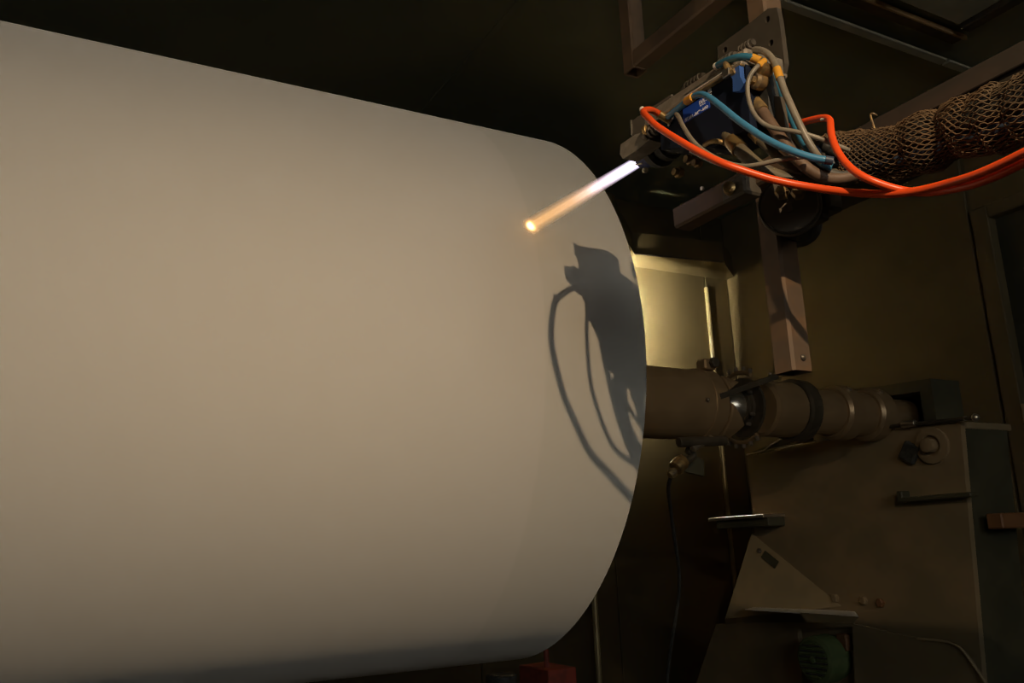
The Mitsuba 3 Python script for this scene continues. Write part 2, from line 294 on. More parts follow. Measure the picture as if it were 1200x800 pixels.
part(uj, "torque_bar", hull([b + V(0, dy, 0) + bn * e * 0.0075 for b in (b0, b1) for dy in (-0.008, 0.012) for e in (-1, 1)]), "dark_steel", False)
part(uj, "bar_pin", rod(V(1.7698, 1.7060, 0.4398), V(1.7711, 1.7060, 0.4483), 0.006), "grey_steel")
part(uj, "rim_bolt", lathe([(0, 0.005), (0.006, 0.005), (0.008, 0.003)], V(1.5350, 1.7060, 0.3606), (0.2, -1, 0), 10), "grey_steel")
CX = V(1.6590, 1.7500, 0.3563)[0]
part(uj, "cone", lathe([(0, 0.012), (0.004, 0.020), (0.012, 0.031), (0.024, 0.041), (0.040, 0.0475), (0.056, 0.051), (0.062, 0.050)], V(CX, AY, AZ), (1, 0, 0), 56), "bright_steel", label="shiny cone")
part(uj, "washer", lathe([(0, 0.048), (0.002, 0.056), (0.012, 0.056), (0.014, 0.050), (0.018, 0.050), (0.020, 0.055), (0.030, 0.055), (0.031, 0.084), (0.040, 0.084)], V(CX + 0.060, AY, AZ), (1, 0, 0), 48), "dark_steel")
for t in (150, 205, 232):
    part(uj, "bolt", lathe([(0, 0.0055), (0.012, 0.0055), (0.014, 0.004)], V(CX + 0.075, AY + 0.068 * math.cos(math.radians(t)), AZ + 0.068 * math.sin(math.radians(t))), (-1, 0, 0), 6), "grey_steel")
ds = thing("drive_shaft", "oily brown drive shaft with two split collars running into the bearing block", "shaft")
part(ds, "sleeve", lathe([(0, 0.070), (0.006, 0.080), (0.117, 0.080), (0.12, 0.078)], V(1.815, AY, AZ), (1, 0, 0), 56), "oily_steel")
part(ds, "seal_ring", lathe([(0, 0.084), (0.005, 0.092), (0.04, 0.092), (0.045, 0.084)], V(1.935, AY, AZ), (1, 0, 0), 56), "dark_steel", label="dark ring")
part(ds, "core", lathe([(0, 0.066), (0.325, 0.066), (0.330, 0.053), (0.49, 0.053)], V(1.96, AY, AZ), (1, 0, 0), 56), "oily_steel")
for x in (2.105, 2.245):
    c = part(ds, "collar", lathe([(0, 0.074), (0.01, 0.082), (0.062, 0.082), (0.072, 0.074)], V(x, AY, AZ), (1, 0, 0), 56), "oily_steel")
    part(c, "screw", lathe([(0, 0.008), (0.012, 0.008), (0.012, 0.004), (0.006, 0.004)], V(x + 0.035, AY - 0.048, AZ + 0.058), (0, -0.6, 0.75), 12), "bright_steel")
bh = thing("bearing_block", "dark boxy bearing block with a square opening at the end of the drive shaft", "bearing")
o = [(1.65, 0.30), (1.65, 0.458), (1.98, 0.475), (1.98, 0.30)]
part(bh, "housing", prism(o, "x", 2.383, 2.52, [[(1.692, 0.315), (1.692, 0.425), (1.935, 0.437), (1.935, 0.315)]]), "dark_olive", False)
part(bh, "cover", prism([(1.655, 0.305), (1.655, 0.45), (1.97, 0.465), (1.97, 0.305)], "x", 2.47, 2.525), "dark_olive", False)
part(bh, "shaft_nut", lathe([(0, 0.05), (0.03, 0.05), (0.035, 0.044)], V(2.44, AY, AZ), (1, 0, 0), 6), "dark_steel")

# ---------------------------------------------------------------- the bearing stand
st = thing("bearing_stand", "tall brown painted welded stand carrying the bearing block at the right", "stand")
face = [(1.52, 0.31), (2.372, 0.31), (2.372, 0.02), (2.391, 0.02), (2.57, -0.28), (2.57, -H), (1.66, -H)]
part(st, "face_plate", prism(face, "x", 2.30, 2.32), "stand_paint", False)
part(st, "side_plate", prism([(1.522, 0.305), (1.54, 0.305), (1.68, -H), (1.662, -H)], "x", 2.32, 2.52), "dark_olive", False)  # darker and greener than the face plate
part(st, "side_plate", box(V(2.32, 2.35, -H), V(2.52, 2.37, 0.305), 0.003), "stand_paint", False)
part(st, "top_plate", box(V(2.32, 1.52, 0.285), V(2.54, 2.372, 0.305), 0.003), "stand_paint", False)
part(st, "rear_plate", box(V(2.50, 1.69, -H), V(2.52, 2.345, 0.280), 0.003), "stand_paint", False)
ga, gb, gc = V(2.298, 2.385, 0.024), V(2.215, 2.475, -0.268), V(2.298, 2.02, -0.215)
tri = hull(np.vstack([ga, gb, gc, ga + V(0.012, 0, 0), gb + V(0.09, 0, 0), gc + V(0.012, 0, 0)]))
part(st, "gusset", tri, "stand_light", False)  # light on this tilted face is put into a paler stand paint
gn = unit(np.cross(gb - ga, gc - ga)); gn = gn if gn[0] < 0 else -gn
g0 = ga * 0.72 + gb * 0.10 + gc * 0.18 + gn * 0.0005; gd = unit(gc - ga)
part(st, "slot_shade_plate", hull([g0 + gd * t + s * np.cross(gn, gd) * 0.014 + gn * h for t in (0.0, 0.07) for s in (-1, 1) for h in (0, 0.004)]), "dark_olive", False)  # dark plate in place of the open slot and its shade
part(st, "gusset_bolt", lathe([(0, 0.009), (0.007, 0.009), (0.009, 0.006)], g0 - gd * 0.02, gn, 6), "grey_steel")
for k, (y, z) in enumerate(((2.04, -0.19), (1.93, -0.195), (1.87, -0.2))):
    part(st, "bolt_head", lathe([(0, 0.014), (0.010, 0.014), (0.013, 0.010)], V(2.301, y, z), (-1, 0, 0), 6), "motor_rust" if k == 2 else "stand_paint")
part(st, "ledge", join(box(V(2.262, 1.50, 0.092), V(2.30, 1.735, 0.106), 0.003), box(V(2.262, 1.715, 0.092), V(2.30, 1.735, 0.125), 0.003)), "dark_olive", False)
part(st, "shelf_strip", box(V(2.20, 2.22, 0.074), V(2.31, 2.50, 0.086), 0.002), "bright_steel", False, label="shiny strip of flat bar")
part(st, "shelf_rib", box(V(2.22, 2.22, 0.045), V(2.30, 2.48, 0.074), 0.003), "dark_olive", False)
ca = thing("motor_canopy", "bent steel canopy with a glint coloured on its edge jutting out over the green motor", "canopy")
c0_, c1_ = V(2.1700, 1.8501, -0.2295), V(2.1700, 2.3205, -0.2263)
part(ca, "top_sheet", hull([V(x, y, z + h) for h in (0, -0.003) for x, y, z in ((2.17, c0_[1], c0_[2]), (2.17, c1_[1], c1_[2]), (2.298, c0_[1] + 0.12, c0_[2] + 0.001), (2.298, c1_[1] + 0.06, c1_[2] + 0.001))]), "white_plastic_and_glint", False, label="top edge with its glint given as pale colour")  # white colour puts the edge glint into the steel sheet
part(ca, "front_flange", prism([(1.8486, -0.2305), (1.8702, -0.2496), (2.048, -0.2558), (2.0716, -0.2274)], "x", 2.166, 2.17), "stand_paint", False)
lc = thing("drive_casing", "low brown machine casing with a sloped shoulder and an opening for the motor", "casing")
hole = [(2.1969, -0.2924), (1.9674, -0.2722), (2.0063, -0.6118), (2.1998, -0.6421)]
outer = [(2.5931, -0.2961), (2.2083, -0.2686), (1.9629, -0.2644), (1.7835, -0.2887), (1.6631, -0.2949), (1.618, -0.3054), (1.5923, -0.3322), (1.5466, -0.4057), (1.5154, -0.494)]
zb = -H
outer += [(outer[-1][0], zb), (outer[0][0] + 0.28, zb)] + [(2.7577, -0.5551)]
part(lc, "front_plate", prism(outer, "x", 2.275, 2.288, [hole]), "stand_paint", False)
hy0, hy1 = hole[1][0], hole[0][0]
part(lc, "inner_wall", box(V(2.288, hy0 - 0.012, -0.62), V(2.298, hy0 - 0.002, hole[1][1]), 0.001), "stand_paint", False)
part(lc, "inner_wall", box(V(2.288, hy1 + 0.002, -0.62), V(2.298, hy1 + 0.012, hole[0][1]), 0.001), "stand_paint", False)
part(lc, "shoulder_trim", tube(curve([(2.272, 1.7394, -0.2927), (2.272, 1.6609, -0.2945), (2.272, 1.6159, -0.305), (2.272, 1.5902, -0.3317), (2.272, 1.5446, -0.4051), (2.272, 1.5162, -0.4834)], 30), 0.0035, 8), "stand_light")
mo = thing("electric_motor", "green electric motor with a slotted round fan cover in the casing opening", "motor")
MC = V(2.2000, 2.0712, -0.3717)
part(mo, "body", lathe([(0, 0.066), (0.028, 0.066)], MC + V(0.07, 0, 0), (1, 0, 0), 48), "motor_green")
cw = part(mo, "fan_cover", join(lathe([(0, 0.060), (0.006, 0.070), (0.07, 0.073), (0.072, 0.07)], MC, (1, 0, 0), 56)), "motor_green")
for k in range(-6, 7):
    w = math.sqrt(max(0.056 ** 2 - (k * 0.0085) ** 2, 1e-5))
    part(cw, "slat", box(V(MC[0] - 0.004, MC[1] - w, MC[2] + k * 0.0085 - 0.0022), V(MC[0] + 0.001, MC[1] + w, MC[2] + k * 0.0085 + 0.0022), 0.0005), "gun_black" if k % 2 else "motor_green", False)
part(cw, "hub_cap", lathe([(0, 0.011), (0.004, 0.010), (0.006, 0.006)], MC - V(0.003, 0, 0), (-1, 0, 0), 24), "motor_green")
part(mo, "terminal_box", box(MC + V(0.072, -0.075, 0.025), MC + V(0.110, -0.035, 0.075), 0.004), "motor_rust", False, label="rust stained terminal box")
fl = thing("pipe_flange", "round pipe flange with a square valve plate on the stand face below the bearing", "flange")
FC = V(2.3000, 1.6148, 0.2469)
part(fl, "ring", lathe([(0, 0.052), (0.012, 0.052), (0.014, 0.040), (0.014, 0.030), (0.004, 0.030)], FC, (-1, 0, 0), 40), "stand_paint")
part(fl, "stub", lathe([(0, 0.020), (0.035, 0.020), (0.038, 0.014)], FC, (-1, 0, 0), 28), "stand_paint")
FD = V(2.3000, 1.6855, 0.2327)
part(fl, "valve_plate", spin(box(FD + V(-0.02, -0.022, -0.028), FD + V(0, 0.03, 0.028), 0.004), 35, [1, 0, 0], FD), "gun_black", False)
rd = thing("locking_rod", "thin rod with a bright sleeve lying along the top edge of the stand", "rod")
r0, r1 = V(2.2850, 1.7489, 0.3203), V(2.2850, 1.4641, 0.3063)
part(rd, "bar", rod(r0, r1, 0.006), "dark_steel")
part(rd, "sleeve", rod(V(2.2830, 1.6962, 0.3193), V(2.2830, 1.6497, 0.3177), 0.010), "bright_steel", label="bright sleeve")
kb = trimesh.creation.icosphere(2, 0.011); kb.apply_translation(r1); part(rd, "knob", kb, "bright_steel", True)
part(rd, "stop_pin", rod(V(2.2850, 1.4957, 0.3014), V(2.2850, 1.4932, 0.3155), 0.006), "grey_steel")
bp = thing("shaft_tray", "folded sheet tray hanging under the drive shaft beside the stand", "tray")
t0, t1, t2 = V(2.2400, 2.3055, 0.2993), V(2.2400, 2.1958, 0.3105), V(2.2400, 2.0338, 0.3136)
part(bp, "sheet", hull(np.vstack([t0, t2, V(2.2400, 2.0295, 0.3414), V(2.2400, 2.1862, 0.3212), t0 + V(0.05, 0, 0), t2 + V(0.05, 0, 0)])), "dark_olive", False)
part(bp, "rim", tube(np.array([V(2.2360, 2.3060, 0.2963), V(2.2360, 2.2215, 0.3016), V(2.2360, 2.1827, 0.3177), V(2.2360, 2.1251, 0.3339)]), 0.003, 8), "grey_steel")
part(bp, "rim", tube(np.array([V(2.2360, 2.1696, 0.2985), V(2.2360, 2.0463, 0.3038), V(2.2360, 2.0254, 0.3435)]), 0.003, 8), "grey_steel")
part(bp, "catch", box(V(2.2200, 2.0638, 0.3340) - V(0.01, 0.02, 0.006), V(2.2200, 2.0248, 0.3458) + V(0.01, 0.005, 0.006), 0.002), "grey_steel", False)
bd = solo("guide_bar", box(V(2.335, 1.468, 0.004), V(2.975, 1.515, 0.046), 0.004), "motor_rust", "rust brown bar between the stand and the side wall at the right edge", "bar")

# things hanging below the journal
hb = thing("cooling_bracket", "bright bar with a copper coil hanging below the bare journal", "bracket")
p0, p1 = V(1.4994, 1.7400, 0.2359), V(1.5695, 1.7400, 0.2665)
part(hb, "bright_bar", join(rod(p0, p1, 0.009, 16)), "bright_steel", label="bright polished bar")
part(hb, "dark_bar", rod(V(1.4561, 1.7400, 0.2526), V(1.6163, 1.7400, 0.2609), 0.013), "dark_steel")
part(hb, "arm", tube(curve([p0 + V(-0.0, 0.02, 0), V(1.5174, 1.7600, 0.2208), V(1.4930, 1.7600, 0.2071), V(1.4720, 1.7600, 0.1958)], 16), 0.010, 10), "dark_steel")
cc = V(1.4611, 1.7500, 0.1969); cd = unit(V(1.4732, 1.7500, 0.2058) - V(1.4429, 1.7500, 0.1836))
part(hb, "copper_coil", lathe([(-0.022, 0.012), (-0.018, 0.019), (-0.006, 0.021), (0.006, 0.021), (0.018, 0.018), (0.022, 0.010)], cc, cd, 24), "brass", label="shiny copper coil")
part(hb, "fitting", lathe([(-0.012, 0.009), (-0.006, 0.013), (0.006, 0.013), (0.012, 0.009)], V(1.4365, 1.7500, 0.1749), cd, 6), "worn_brass")
part(hb, "guard_plate", prism([(1.5409, 0.2324), (1.58, 0.2125), (1.5752, 0.1715), (1.5037, 0.1846)], "y", 1.79, 1.80), "dark_olive", False)
solo("hanging_cable", tube(curve([V(1.4414, 1.7600, 0.1716), V(1.4472, 1.7800, 0.1516), V(1.5419, 1.9000, 0.1063), V(1.6322, 2.0000, -0.0080), V(1.7135, 2.1000, -0.1315), V(1.7436, 2.2000, -0.3092), V(1.8020, 2.3000, -0.5222)], 60), 0.005, 8), "gun_black", "thin black cable hanging down from the copper coil below the journal", "cable")
solo("wall_pipe", rod(V(2.0291, 3.0400, 0.0026) * V(1, 1, 0) + V(0.012, 0, 0.0), V(2.0291, 3.0400, 0.0026) * V(1, 1, 0) + V(0.012, 0, -H + 0.001), 0.012), "seam_strip", "thin brownish upright pipe on the far wall below the right end of the roll", "pipe")
rc = thing("red_trolley", "red painted trolley with an upright post below the roll end", "trolley")
q, TOP_Z = V(1.6023, 2.6000, -0.4334), V(1.6051, 2.6000, -0.3884)[2]
part(rc, "box", box(V(q[0] - 0.055, 2.6, -1.2), V(q[0] + 0.055, 2.8, TOP_Z), 0.004), "red_paint", False)
part(rc, "post", rod(V(q[0] - 0.02, 2.66, -0.5), V(q[0] - 0.025, 2.66, -0.33), 0.009), "red_paint")
for s in (-1, 1):
    part(rc, "caster", rod(V(q[0] + s * 0.045, 2.62, -H + 0.125), V(q[0] + s * 0.045, 2.78, -H + 0.125), 0.125, 24), "gun_black")
cn = thing("yellow_drum", "yellow canister with a black perforated collar just below the roll", "canister")
q = V(1.3127, 2.6000, -0.3784)
part(cn, "body", lathe([(0, 0.05), (0.01, 0.055), (1.0, 0.055), (1.01, 0.05)], V(q[0], 2.62, -H), (0, 0, 1), 36), "yellow_paint")
part(cn, "collar", lathe([(0, 0.05), (0.08, 0.05), (0.085, 0.045)], V(q[0] + 0.07, 2.62, -H + 0.98), (0, 0, 1), 30), "gun_black")

# ---------------------------------------------------------------- spray gun, in its own frame: a back from the nozzle, v up, s along the roll
SP = V(0.74139435, 1.23496458, 0.55415328); NZ = V(0.73789519, 0.90996458, 0.53940527)
U = unit(SP - NZ); W = unit(V(0, -U[2], U[1])); S = np.cross(W, -U); S = S if S[0] > 0 else -S
GR = np.stack([-U, W, S], 1)
def G(a, v, s=0.0): return NZ + GR @ V(a, v, s)
def gbox(a0, a1, v0, v1, s0, s1, bevel=0.002): return box(V(a0, v0, s0), V(a1, v1, s1), bevel, GR, NZ)
def gprism(poly, s0, s1, holes=()):
    m = prism(poly, "z", s0, s1, holes); v = np.asarray(m.vertices) @ GR.T + NZ
    m = trimesh.Trimesh(v, m.faces, process=False)
    if m.volume < 0: m.invert()
    return m
gun = thing("spray_gun", "dark blue thermal spray gun with a steel rail firing its jet at the roll", "spray gun")
part(gun, "body", gprism([(0.102, 0.008), (0.262, 0.008), (0.262, -0.070), (0.200, -0.070), (0.135, -0.044), (0.102, -0.034)], -0.046, 0.004), "gun_navy", False, label="dark navy gun body")
rail = part(gun, "rail", join(gbox(0.060, 0.258, 0.012, 0.035, -0.040, 0.022, 0.003), gbox(0.075, 0.262, 0.007, 0.0125, -0.052, 0.022, 0.0015)), "rail_steel", False)
part(rail, "brass_lip", gbox(0.165, 0.262, 0.0055, 0.0085, -0.0535, -0.046, 0.001), "worn_brass", False)
part(rail, "edge_rod", rod(G(0.155, 0.016, -0.045), G(0.245, 0.016, -0.045), 0.004, 14), "bright_steel", label="polished rod")
part(gun, "side_plate", gbox(0.008, 0.100, 0.002, 0.052, -0.022, -0.018, 0.001), "plate_grey", False)
part(gun, "side_plate", gbox(0.0075, 0.0095, 0.030, 0.053, -0.0235, -0.018, 0.0005), "bright_steel", False)
blk = [(0.009, -0.004), (0.012, 0.010), (0.046, 0.0105), (0.077, 0.0045), (0.077, -0.010), (0.046, -0.0135), (0.016, -0.0135)]
bk = part(gun, "front_block", gprism(blk, -0.045, -0.020), "rail_steel", False, label="steel block beside the nozzle")
for a in (0.025, 0.044, 0.052):
    part(bk, "screw", lathe([(0, 0.0032), (0.004, 0.0032), (0.005, 0.002)], G(a, 0.0105, -0.034), W, 10), "bright_steel")
noz = part(gun, "nozzle", lathe([(0.018, 0.0), (0.018, 0.0088), (0.0, 0.0088), (0.0, 0.0125), (0.002, 0.0150), (0.032, 0.0155)], NZ, -U, 40), "nozzle_navy", label="navy nozzle")
part(noz, "collar", lathe([(0.028, 0.018), (0.030, 0.024), (0.042, 0.026), (0.046, 0.022)], NZ, -U, 40), "gun_black")
part(gun, "barrel", lathe([(0.038, 0.019), (0.052, 0.019), (0.054, 0.023), (0.064, 0.023), (0.066, 0.019), (0.082, 0.019), (0.084, 0.024), (0.104, 0.024)], NZ, -U, 36), "gun_black")
part(gun, "front_housing", gbox(0.0095, 0.058, 0.012, 0.050, -0.018, 0.036, 0.003), "gun_black", False)
for q, r, L in zip([(0.724, 0.7874, 0.4821), (0.722, 0.7733, 0.4709), (0.732, 0.8213, 0.4799)], (0.0075, 0.0065, 0.0075), (0.014, 0.012, 0.014)):
    part(gun, "brass_port", lathe([(0, r * 0.8), (0.003, r), (L * 0.6, r), (L * 0.65, r * 0.7), (L, r * 0.7)], q, -GR[:, 2], 6), "worn_brass")
part(gun, "bolt", lathe([(0, 0.004), (0.004, 0.004), (0.006, 0.002)], G(0.035, -0.033, -0.020), -GR[:, 2], 12), "bright_steel")
part(gun, "pin", rod(G(0.020, -0.020, -0.026), G(0.034, -0.0235, -0.026), 0.0012, 8), "bright_steel")
st1 = part(gun, "sticker", gbox(0.149, 0.199, -0.018, 0.0015, -0.0467, -0.0459, 0.0002), "label_blue", False, label="blue sticker with white lettering")
def gtext(txt, h, a, v, s, bold=False):
    m = meshkit.text_mesh(txt, h, 0.0003, bold); x = np.asarray(m.vertices)
    return trimesh.Trimesh(np.stack([G(a + q[0], v + q[1], s - q[2]) for q in x]), m.faces[:, ::-1], process=False)
part(st1, "lettering", gtext("WOKA Jet\u2122-400", 0.0040, 0.1515, -0.0168, -0.0468, True), "print_white", False)
part(st1, "lettering", gtext("SULZER", 0.0046, 0.1800, -0.0062, -0.0468, True), "print_white", False)
part(st1, "lettering", gtext("METCO", 0.0020, 0.1815, -0.0094, -0.0468), "print_white", False)
part(gun, "corner_tag", gbox(0.197, 0.204, 0.000, 0.006, -0.0472, -0.0462, 0.0004), "print_white", False)
sp = [(0.242, 0.006), (0.260, 0.006), (0.260, -0.008), (0.266, -0.021), (0.257, -0.025), (0.247, -0.021), (0.248, -0.006)]
part(gun, "strap", gprism(sp, -0.054, -0.047), "strap_blue", False, label="bright blue strap")
part(gun, "rear_head", gbox(0.2625, 0.280, -0.070, -0.002, -0.030, 0.000, 0.003), "gun_black", False)
part(gun, "valve", join(lathe([(0, 0.009), (0.003, 0.010), (0.012, 0.010), (0.015, 0.007)], G(0.272, -0.016, -0.030), -GR[:, 2], 24), lathe([(0, 0.005), (0.022, 0.005)], G(0.272, -0.016, -0.028), -GR[:, 2], 6)), "worn_brass", label="round brass valve")
part(gun, "valve", lathe([(0, 0.008), (0.012, 0.008), (0.014, 0.005)], G(0.281, -0.006, -0.030), -GR[:, 2], 24), "brass")
part(gun, "side_bracket", gprism([(0.262, -0.026), (0.290, -0.040), (0.296, -0.105), (0.284, -0.10), (0.280, -0.055), (0.262, -0.045)], -0.024, -0.018), "plate_grey", False)
# fittings on top of the rail
def barb(parent, name, a0, a1, v, s, r, mname, ribs=5):
    prof, L = [(0, r * 0.7)], a1 - a0
    for k in range(ribs):
        t = L * (0.1 + 0.8 * k / ribs); prof += [(t, r * 0.75), (t + 0.3 * L / ribs, r), (t + 0.55 * L / ribs, r * 0.97), (t + 0.6 * L / ribs, r * 0.72)]
    return part(parent, name, lathe(prof + [(L, r * 0.65)], G(a0, v, s), -U, 20), mname)
barb(rail, "fitting", 0.138, 0.178, 0.038, -0.034, 0.0060, "dark_steel", 5)
barb(rail, "fitting", 0.214, 0.244, 0.030, -0.042, 0.0075, "bright_steel", 4)
barb(rail, "fitting", 0.236, 0.262, 0.041, -0.030, 0.0060, "grey_steel", 4)
barb(rail, "fitting", 0.066, 0.098, 0.000, -0.044, 0.0085, "grey_steel", 3)
part(rail, "brass_ring", lathe([(0, 0.006), (0.001, 0.0085), (0.007, 0.0085), (0.008, 0.006)], G(0.072, 0.004, -0.046), -U, 24), "brass")
part(rail, "nut", join(box(V(0.6800, 0.6695, 0.5331) - V(0.003, 0.006, 0.005), V(0.6800, 0.6695, 0.5331) + V(0.003, 0.006, 0.005), 0.001)), "bright_steel", False)
part(rail, "elbow", tube(curve([V(0.6850, 0.6742, 0.5492), V(0.6820, 0.6694, 0.5391), V(0.6820, 0.6646, 0.5321), V(0.6820, 0.6577, 0.5305)], 14), 0.004, 10), "worn_brass")

# ---------------------------------------------------------------- the jet
def jet_color(t):
    """Radiance of the hot gas by distance from the nozzle (0) to the roll (1)."""
    k = [0.0, 0.10, 0.28, 0.42, 0.55, 0.75, 0.92, 1.0]
    c = np.array([(3.6, 3.1, 4.2), (3.0, 2.6, 3.4), (1.9, 1.45, 1.65), (1.15, 0.68, 0.50), (0.80, 0.42, 0.19), (0.68, 0.33, 0.10), (0.70, 0.33, 0.09), (0.85, 0.38, 0.10)])
    return np.stack([np.interp(t, k, c[:, i]) for i in range(3)], 1)
JL = np.linalg.norm(SP - NZ)
def jet_mesh(fr):
    t = np.linspace(0.0, 0.985, 48); prof = [(x * JL + 0.001, fr * np.interp(x, [0, 0.3, 0.6, 0.9, 0.985], [0.0085, 0.0105, 0.0140, 0.0155, 0.0150])) for x in t]
    return lathe(prof, NZ, U, 28)
scene["hot_gas"] = {"type": "blendbsdf", "weight": {"type": "rgb", "value": 0.004}, "a_gas": {"type": "null"}, "b_soot": {"type": "diffuse", "reflectance": {"type": "rgb", "value": 0.0}}}
jet = thing("spray_jet", "glowing jet from the gun nozzle, white turning orange, hitting the white roll", "flame")
def glow(parent, name, mesh, bsdf, gain, colour=None, label=None):
    t = np.clip(((np.asarray(mesh.vertices) - NZ) @ U) / JL, 0, 1)
    c = jet_color(t) * gain if colour is None else np.tile(np.array(colour, float) * gain, (len(t), 1))
    part(parent, name, mesh, bsdf, True, label, color=c, emitter={"type": "area", "sampling_weight": 0.1, "radiance": {"type": "mesh_attribute", "name": "vertex_color"}})
glow(jet, "core", jet_mesh(0.30), "hot_gas", 0.40)
for fr, g in ((0.45, 0.16), (0.58, 0.15), (0.70, 0.12), (0.81, 0.09), (0.91, 0.06), (1.0, 0.035)):
    glow(jet, "sheath", jet_mesh(fr), "hot_gas", g)
nrm = unit(V(0, SP[1] - AY, SP[2] - AZ))
def splash(r, h):
    m = trimesh.creation.icosphere(3, 1.0); a, b, c = V(1, 0, 0), np.cross(nrm, V(1, 0, 0)), nrm
    return trimesh.Trimesh(np.asarray(m.vertices) @ np.stack([a * r, b * r, c * h]) + SP + nrm * 0.001, m.faces, process=False)
glow(jet, "impact_spot", splash(0.0062, 0.004), "lamp_black", 1.0, (3.2, 1.9, 0.8), label="bright spot where the jet hits the roll")
for r, g in ((0.0080, 0.40), (0.0100, 0.24), (0.0125, 0.12), (0.016, 0.05)):
    glow(jet, "impact_glow", splash(r, r * 0.55), "hot_gas", g, (1.6, 0.75, 0.22))

# ---------------------------------------------------------------- gun mount
mt = thing("mounting_plate", "grey steel bracket plate with bolt holes above the spray gun", "bracket")
pl = [(0.8008, 0.6756), (0.7346, 0.6749), (0.7038, 0.6765), (0.6891, 0.6689), (0.6873, 0.6512), (0.6874, 0.5875), (0.7026, 0.5593), (0.7143, 0.5703), (0.7186, 0.5824), (0.8028, 0.63)]
hl = [circle(q, 0.0045, 12) for q in [(0.7063, 0.6618), (0.7055, 0.6268), (0.7869, 0.663)]]
part(mt, "plate", prism(pl, "x", 0.80, 0.808, hl), "plate_grey", False)
part(mt, "spacer", box(V(0.755, 0.69, 0.575), V(0.80, 0.76, 0.600), 0.003), "dark_steel", False)
hg = thing("hanger_tube", "square steel tube coming down to the bracket plate above the gun", "tube")
h0 = V(0.8250, 0.7316, 0.6855)
part(hg, "tube", square_tube(V(0.825, h0[1], 0.640), V(0.825, h0[1], ZC - 0.002), 0.034), "frame_tube", False)
fr_ = thing("tube_frame", "brown square tube frame with an upright and a sloping looking bar above the gun", "frame")
e0 = V(1.0300, 1.2720, 0.9508)
part(fr_, "rail", square_tube(V(1.03, e0[1] - 0.024, e0[2] + 0.015), V(1.03, 0.2, e0[2] + 0.015), 0.037), "frame_tube", False)
part(fr_, "upright", square_tube(V(1.03, e0[1] - 0.005, e0[2] - 0.005), V(1.03, e0[1] - 0.005, ZC - 0.002), 0.037), "frame_tube", False)
arm = thing("arm_beam", "long dark steel beam of the spray arm running in from the right above the netted hoses", "beam")
part(arm, "flange", box(V(0.850, -0.9, 0.459), V(0.856, 0.78, 0.483), 0.001), "beam_paint", False)
part(arm, "web", box(V(0.856, -0.9, 0.425), V(0.93, 0.78, 0.478), 0.003), "dark_steel", False)
pin = thing("cable_pin", "small bent brass coloured pin standing on the netted sleeve before the beam", "pin")
part(pin, "wire", tube(curve([V(0.8000, 0.5757, 0.4412), V(0.8000, 0.5761, 0.4529), V(0.8000, 0.5764, 0.4616), V(0.8000, 0.5746, 0.4617), V(0.8050, 0.5732, 0.4601)], 20), 0.0013, 8), "worn_brass")
pt = thing("drop_post", "square steel post hanging open ended below the spray gun mount", "post")
c0 = V(0.8150, 0.7461, 0.2911)
part(pt, "tube", square_tube(V(0.815, c0[1], 0.198), V(0.815, c0[1], 0.43), 0.034), "rusty_tube", False)
part(pt, "rivet", lathe([(0, 0.004), (0.002, 0.004), (0.004, 0.002)], V(0.815, c0[1] - 0.017, 0.214), (0, -1, 0), 12), "grey_steel")
lb = thing("lower_arm", "short rusty square bar pointing at the roll below the gun", "bar")
l0 = V(0.8000, 0.9130, 0.4518)
part(lb, "tube", square_tube(V(0.815, l0[1] + 0.01, l0[2] + 0.012), V(0.815, 0.70, l0[2] + 0.012), 0.032), "rusty_tube", False)
part(lb, "clamp", join(box(V(0.7900, 0.7790, 0.4498) - V(0.012, 0.022, 0.014), V(0.7900, 0.7790, 0.4498) + V(0.02, 0.022, 0.014), 0.003)), "plate_grey", False)
part(lb, "clamp_screw", lathe([(0, 0.008), (0.012, 0.008), (0.014, 0.004)], V(0.7780, 0.7839, 0.4485), (-0.7, -0.7, 0), 12), "brass")
part(lb, "bolt", lathe([(0, 0.003), (0.003, 0.003)], V(0.7900, 0.8459, 0.4778), (-1, 0, 0), 10), "bright_steel")
fg = thing("tool_flange", "dark round tool flange with brass bolts where the gun mount meets the drop post", "flange")
fc = V(0.7750, 0.6855, 0.3899); fn = unit(V(-0.80, -0.60, -0.08))
part(fg, "disc", lathe([(-0.012, 0.034), (-0.010, 0.037), (0.0, 0.037), (0.002, 0.0355), (0.0025, 0.034), (0.001, 0.033)], fc, fn, 48), "plate_grey")
part(fg, "rim", trimesh.Trimesh(*(lambda m: (m.vertices, m.faces))(tube([fc + fn * 0.002 + 0.0352 * (math.cos(t) * frame(fn)[0] + math.sin(t) * frame(fn)[1]) for t in np.linspace(0, 2 * math.pi, 60)], 0.0016, 8)), process=False), "dark_steel", label="shiny rim")
fa, fb, _ = frame(fn)
part(fg, "slot", hull([fc + fn * h + x * fa + y * fb for h in (0.0015, 0.003) for x in (-0.003, 0.003) for y in (-0.009, 0.002)]), "grey_steel", False)
for q in [(0.765, 0.6849, 0.4023), (0.765, 0.6608, 0.3927)]:
    part(fg, "bolt", lathe([(0, 0.0085), (0.010, 0.0085), (0.013, 0.006)], q, fn, 6), "worn_brass")
part(fg, "wrist", lathe([(0, 0.026), (0.05, 0.030), (0.09, 0.030)], fc - fn * 0.010, -fn, 36), "gun_black")
part(fg, "ear", join(box(V(0.8200, 0.6769, 0.3940) - V(0.008, 0.018, 0.012), V(0.8200, 0.6769, 0.3940) + V(0.02, 0.014, 0.012), 0.004), box(V(0.8200, 0.6953, 0.3797) - V(0.006, 0.022, 0.006), V(0.8200, 0.6953, 0.3797) + V(0.01, 0.02, 0.008), 0.003)), "dark_steel", False)

